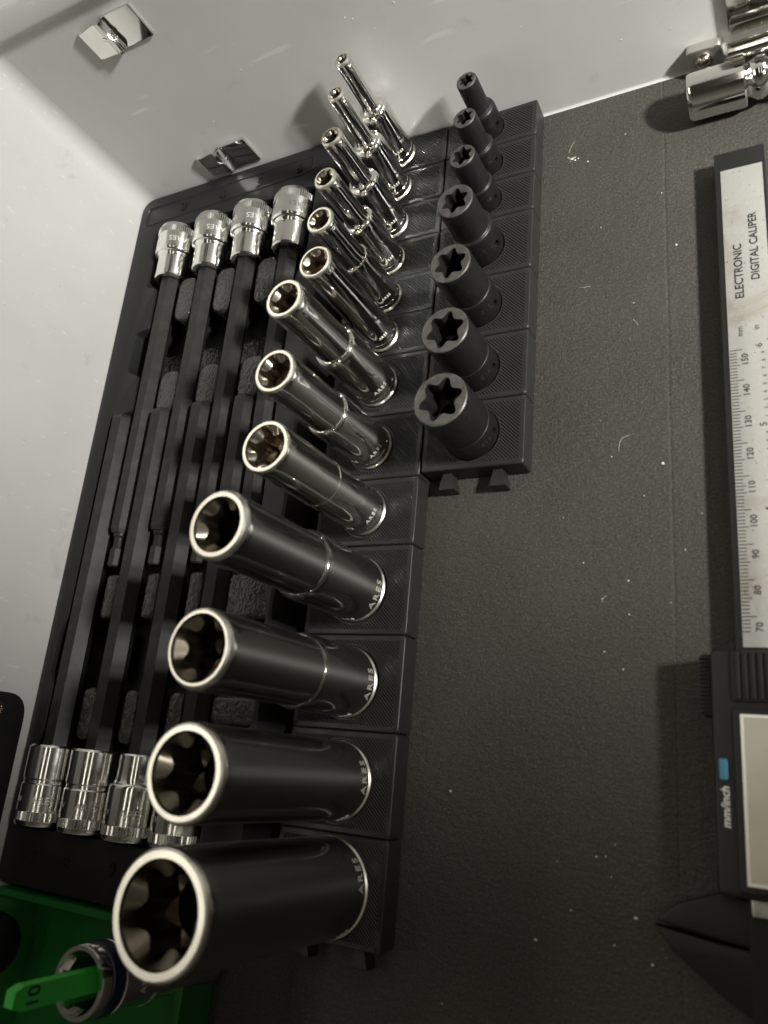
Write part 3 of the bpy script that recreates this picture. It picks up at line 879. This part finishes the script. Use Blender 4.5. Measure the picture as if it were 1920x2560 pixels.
# ------------------------------------------------------------------ chrome spring clips on the back wall
def wall_clip(label, x, z, tilt=0.0):
    t = thing("wall_clip", label, "clip", (x, 0.8, z), (tilt, 0, 0), "bright spring clips on the back wall")
    mb = MB(); mb.box(0.2, 13.6, -1.3, 0.1, -6.7, 6.7, 0.45)
    mb.build("base_plate", M_CLIP, t)
    # bent tongue: profile in x (leftwards) and y (out of the wall), swept along z
    pts = [(2.0, -1.0), (0.8, -1.5), (0.2, -2.8), (-0.6, -3.9), (-1.8, -4.0), (-3.0, -3.2), (-4.4, -2.7), (-10.4, -2.5), (-12.2, -2.0), (-13.2, -0.9)]
    th = 0.7; outl = pts + [(p[0], p[1] + th) for p in pts[::-1]]
    mb = MB()
    zs = [(-6.4, 0.35), (-6.1, 0), (-1.0, 0), (-0.8, -0.35), (0.8, -0.35), (1.0, 0), (6.1, 0), (6.4, 0.35)]
    prev = None
    for zz, sh in zs:
        r = mb.ring([(px, py + (sh if -3.5 < px < 1 else 0) * (1 if sh < 0 else .3), zz * (1 - 0.028 * max(0, -px - 3) * (1 if zz > 0 else 0.1))) for px, py in outl])
        if prev: mb.strip(prev, r)
        else: mb.face(r[::-1])
        prev = r
    mb.face(prev)
    mb.build("bent_tongue", M_CLIP, t, ang=24)
wall_clip("upper bright chrome clip on the back wall, near the top lip", -95.6, 95.4)
wall_clip("lower chrome clip on the back wall, just above the black tray's rim", -95.6, 29.2, 0.05)

# ------------------------------------------------------------------ chrome latch at the right
lat = thing("chrome_latch", "chrome latch with a barrel and rivet at the foot of the back wall", "latch", (0, 0, 0))
mb = MB(); mb.box(103.2, 150, -1.0, 0.9, 10.9, 42, 0.7)
mb.build("face_plate", M_CLIP, lat)
mb = MB()
P = round_poly([(-4.8, -7), (7.0, -7), (6.4, 3.6), (-4.8, 3.6)], 1.6, 4)
prism(P, 0, 3.4, 0.5, mb=mb)
o = mb.build("rivet_plate", M_PLATE, lat); o.location = Vector((94.3, 0.8, 7.2)) * S; o.rotation_euler = (PI / 2, 0, 0)
mb = MB(); mb.lathe([(3.1, 0), (3.1, 0.5), (2.5, 0.9), (2.2, 1.5), (1.2, 2.1), (0.3, 2.25)], 28)
o = mb.build("rivet", M_RIVET, lat); o.location = Vector((94.6, -2.5, 5.9)) * S; o.rotation_euler = (PI / 2, 0, 0)
RX = Matrix.Rotation(PI / 2, 4, 'Y')
mb = MB(); mb.lathe([(3.3, 101.8), (4.0, 102.6), (4.0, 150)], 40, mtx=Matrix.Translation((0, -5.2, 7.2)) @ RX)
mb.build("hinge_tube", M_CLIP, lat)
mb = MB()
mb.lathe([(6.2, 89.4), (7.1, 89.7), (7.6, 90.6), (7.7, 91.6), (7.7, 107.0), (7.3, 107.6), (5.2, 107.9)] , 64, mtx=Matrix.Translation((0, -19.2, 7.9)) @ RX)
mb.build("barrel", M_CLIP, lat)
mb = MB()
mb.lathe([(4.6, 107.6), (5.4, 108.4), (6.4, 110.2), (6.7, 111.8), (6.2, 113.4), (5.0, 114.8), (4.4, 115.6), (4.4, 118), (6.0, 118.6), (6.3, 122), (6.3, 150)], 48, mtx=Matrix.Translation((0, -19.2, 8.2)) @ RX)
mb.build("ball_neck", M_CLIP, lat)

# ------------------------------------------------------------------ green bin with peg, its socket, other things at the edge
bin_ = thing("green_bin", "green plastic peg bin at the near end of the black tray", "bin", (0, 0, 0))
P = round_poly([(-176 + 24.3, -420), (-60, -420), (-60, -298.0), (-151.7, -298.0)], 2.0, 3)
def binr(i): return round_poly([(-151.7 + i, -420 + i), (-60 - i, -420 + i), (-60 - i, -298.0 - i), (-151.7 + i, -298.0 - i)], 1.5, 3)
Pi = binr(2.6)
Pb = binr(4.2)
Po = offset_poly(P, 0.0)
mb = MB()
BT = 20.5
a0 = mb.ring([(x - (4 if x > -80 else 0), y, 0.2) for x, y in P]); a1 = mb.ring([(x, y, BT - .5) for x, y in Po]); a2 = mb.ring([(x, y, BT) for x, y in offset_poly(P, 0.4)])
a3 = mb.ring([(x, y, BT) for x, y in offset_poly(P, 2.2)]); a4 = mb.ring([(x, y, BT - .4) for x, y in Pi]); a5 = mb.ring([(x, y, 2.6) for x, y in Pb])
for q, r in ((a0, a1), (a1, a2), (a2, a3), (a3, a4), (a4, a5)): mb.strip(q, r)
mb.cap(a0, 0, True); mb.cap(a5)
mb.build("tub", M_GREEN, bin_, ang=40)
mb = MB()
P = [(-1.5, -2.9), (1.5, -2.9), (1.5, 2.9), (-1.5, 2.9)]
mb = prism(P, 2.4, 70, 0.1, bottom=True)
mb2 = MB()
hh = [(-2.9, 60), (2.9, 60), (2.9, 74.5), (1.9, 77.2), (-1.9, 77.2), (-2.9, 74.5)]
q0 = mb2.ring([(1.6, y, z) for y, z in hh]); q1 = mb2.ring([(-1.6, y, z) for y, z in hh]); mb2.strip(q0, q1); mb2.face(q0); mb2.face(q1[::-1])
mb2.box(-1.6, 1.6, -2.9, 2.9, 2.4, 60.0, 0)
pg = mb2.build("number_peg", M_PEG, bin_, (-67.5, -307.4, 0), smooth=False)
tx = text_mb("10", 5.4, 0.0, 0.08)
q = MB(); q.add(tx, Matrix.Translation((1.66, 0, 71.2)) @ Matrix.Rotation(PI / 2, 4, 'Z') @ Matrix.Rotation(PI / 2, 4, 'X'))
o = q.build("peg_number", M_INK, pg, smooth=False)

t = thing("deep_socket", "chrome socket with a navy band slipped over the green number peg", "socket", (-68.0, -307.6, 2.7))
mb = MB(); n6 = 72
def hexr(r, z): return mb.ring([(r / max(math.cos(((2 * PI * i / n6) % (PI / 3)) - PI / 6), .866) * math.cos(2 * PI * i / n6), r / max(math.cos(((2 * PI * i / n6) % (PI / 3)) - PI / 6), .866) * math.sin(2 * PI * i / n6), z) for i in range(n6)])
def cr(r, z): return mb.ring([(r * math.cos(2 * PI * i / n6), r * math.sin(2 * PI * i / n6), z) for i in range(n6)])
H = 52.3
rr = [cr(8.9, 0), cr(9.6, .8), cr(9.6, H - 9), cr(9.2, H - 8.6), cr(9.2, H - 3.6), cr(9.5, H - 3.2), cr(9.5, H - .8), cr(9.1, H), cr(7.9, H), cr(7.7, H - .5), hexr(6.3, H - 2.2), hexr(6.3, H - 18), hexr(5.2, 1.2), cr(4.8, 0)]
for i in range(len(rr) - 1): mb.strip(rr[i], rr[i + 1])
mb.strip(rr[-1], rr[0])
mb.build("body", M_CHROME, t, ang=30)
mb = MB(); mb.lathe([(9.25, H - 8.5), (9.75, H - 8.2), (9.75, H - 4.0), (9.25, H - 3.7)], 64, capb=False, capt=False)
mb.build("colour_band", M_BAND, t)
e1 = wrap(text_mb("ARES", 3.4, 0.05, 0.02), 9.6, 0.0, 36); e1.add(wrap(text_mb("10 mm", 2.8, 0.05, 0.02), 9.6, -0.9, 30))
e1.build("stamping", M_STAMP, t, smooth=False)

mb = MB()
mb.lathe([(10.4, -168), (10.8, -160), (10.8, -146), (10.0, -142), (8.0, -139.6), (4.5, -138.2), (0.4, -137.8)], 48, mtx=Matrix.Rotation(PI / 2, 4, 'Y'))
o = mb.build("black_grip", M_RUBBER, None, (0, -316.0, 22.5), ang=60)
tag(o, "black rounded grip end lying on the green bin, cut by the photo's left edge", "tool grip")

hk = thing("black_tool", "flat black rounded handle against the left side wall at the photo's edge", "tool", (0, 0, 0))
P = round_poly([(-300, 26.2), (-231, 26.2), (-231, 62), (-300, 62)], [4, 9, 9, 4], 6)
mb = MB()
q0 = mb.ring([(-151.9, y, z) for y, z in P]); q1 = mb.ring([(-148.8, y, z) for y, z in P]); q2 = mb.ring([(-148.2, y, z) for y, z in offset_poly(P, .8)])
mb.strip(q0, q1); mb.strip(q1, q2); mb.cap(q2); mb.cap(q0, 0, True)
mb.build("grip_plate", M_RUBBER, hk, ang=40)
mb = MB(); mb.lathe([(2.6, 0), (2.6, .8), (2.0, 1.2), (1.0, 1.2), (.8, .6), (.2, .6)], 24, mtx=Matrix.Translation((-148.3, -237.0, 38.5)) @ RX)
mb.build("screw", M_RIVET, hk)

# ------------------------------------------------------------------ crumbs and lint on the liner (nobody could count them)
SPECK = [(78.0, -148.7, .75), (62.6, -144.8, .35), (67.6, -185.2, .4), (54.1, -179.2, .35), (59.8, -190.5, .3), (67.8, -195.3, .4), (60.6, -206.4, .4), (66.0, -211.4, .5), (88.6, -165.5, .3), (83.8, -176.3, .4), (72.3, -158.7, .3), (47.6, -164.2, .3), (79.4, -191.9, .3), (79.2, -48.8, .3), (83.5, -71.1, .55), (53.8, -27.3, .45), (67.1, -19.4, .35), (58.7, -57.4, .35), (69.7, -90.3, .3), (58.8, -262.4, .4), (61.3, -262.0, .3), (63.8, -258.7, .3), (62.8, -266.9, .35), (52.0, -276.7, .35), (42.5, -285.4, .6), (47.9, -264.9, .25), (73.2, -286.1, .55), (63.6, -283.2, .35), (14.9, -249.6, .5), (69.2, -275.9, .6), (16.0, -306.1, .3)]
for _ in range(90):
    SPECK.append((random.uniform(38, 95), random.uniform(-300, -3), random.uniform(.06, .13)))
mb = MB()
def crumb(mb, x, y, z, r):
    t = bmesh.new(); bmesh.ops.create_icosphere(t, subdivisions=1, radius=r)
    for q in t.verts: q.co *= random.uniform(.6, 1.25)
    mb.add_bm(t, 0, Matrix.Translation((x, y, z)) @ Matrix.Diagonal((random.uniform(.8, 1.5), 1, .7, 1))); t.free()
for x, y, r in SPECK: crumb(mb, x, y, r * .35, r * .72)
for k in range(9): crumb(mb, 47.8 + random.uniform(-1.5, 3), -24.3 + random.uniform(-.8, 1.6), .15, random.uniform(.15, .5))
def lint(mb, pts, r=.05):
    prev = None
    for i, p in enumerate(pts):
        p = Vector(p); d = (Vector(pts[min(i + 1, len(pts) - 1)]) - Vector(pts[max(i - 1, 0)])).normalized()
        s_ = d.cross(Vector((0, 0, 1))).normalized(); u_ = Vector((0, 0, 1))
        rg = mb.ring([p + s_ * r, p + u_ * r, p - s_ * r, p - u_ * r])
        if prev: mb.strip(prev, rg)
        prev = rg
for A in [[(64.8, -143.4), (64.9, -141), (65.6, -139.0), (66.9, -138.4), (68.1, -138.0)], [(51.8, -80.4), (53.5, -80.6), (55.3, -80.6)], [(59.8, -191.5), (60.4, -190.2), (61.2, -189.6)], [(46.6, -20.9), (47.4, -18.5), (48.6, -16.4)], [(69.5, -96.5), (70.6, -98), (70.9, -99)]]:
    lint(mb, [(x, y, .12) for x, y in A])
WS = [(-62.1, 63.3, .4), (-57.3, 63.3, .3), (-88.9, 46.8, .4), (-71.2, 46.7, .35), (-14.6, 66.9, .5), (-12.3, 65.4, .4), (-7.1, 59.1, .4), (-7.4, 54.2, .35), (3.6, 65.3, .5), (40, 40, .3), (70, 22, .35), (86, 20, .4), (88, 31, .3)]
WS += [(random.uniform(-140, 100), random.uniform(12, 100), random.uniform(.05, .11)) for _ in range(60)]
mw = MB()
for x, z, r in WS: crumb(mw, x, .75, z, r * .65)
for y, z, r in [(-77.6, 63.8, .5), (-88.4, 73.8, .6), (-67.1, 52.8, .45), (-76.4, 51.7, .3), (-98.1, 45.5, .35), (-127.6, 32.0, .4)] + [(random.uniform(-220, -20), random.uniform(22, 110), random.uniform(.05, .12)) for _ in range(40)]:
    crumb(mw, -151.9, y, z, r)
tag(mw.build("specks", M_DUST, smooth=False), "pale specks of dust stuck to the painted steel walls", "dust", kind='stuff')
tag(mb.build("crumbs", M_DUST, smooth=False), "pale crumbs and lint scattered on the black liner", "debris", kind='stuff')
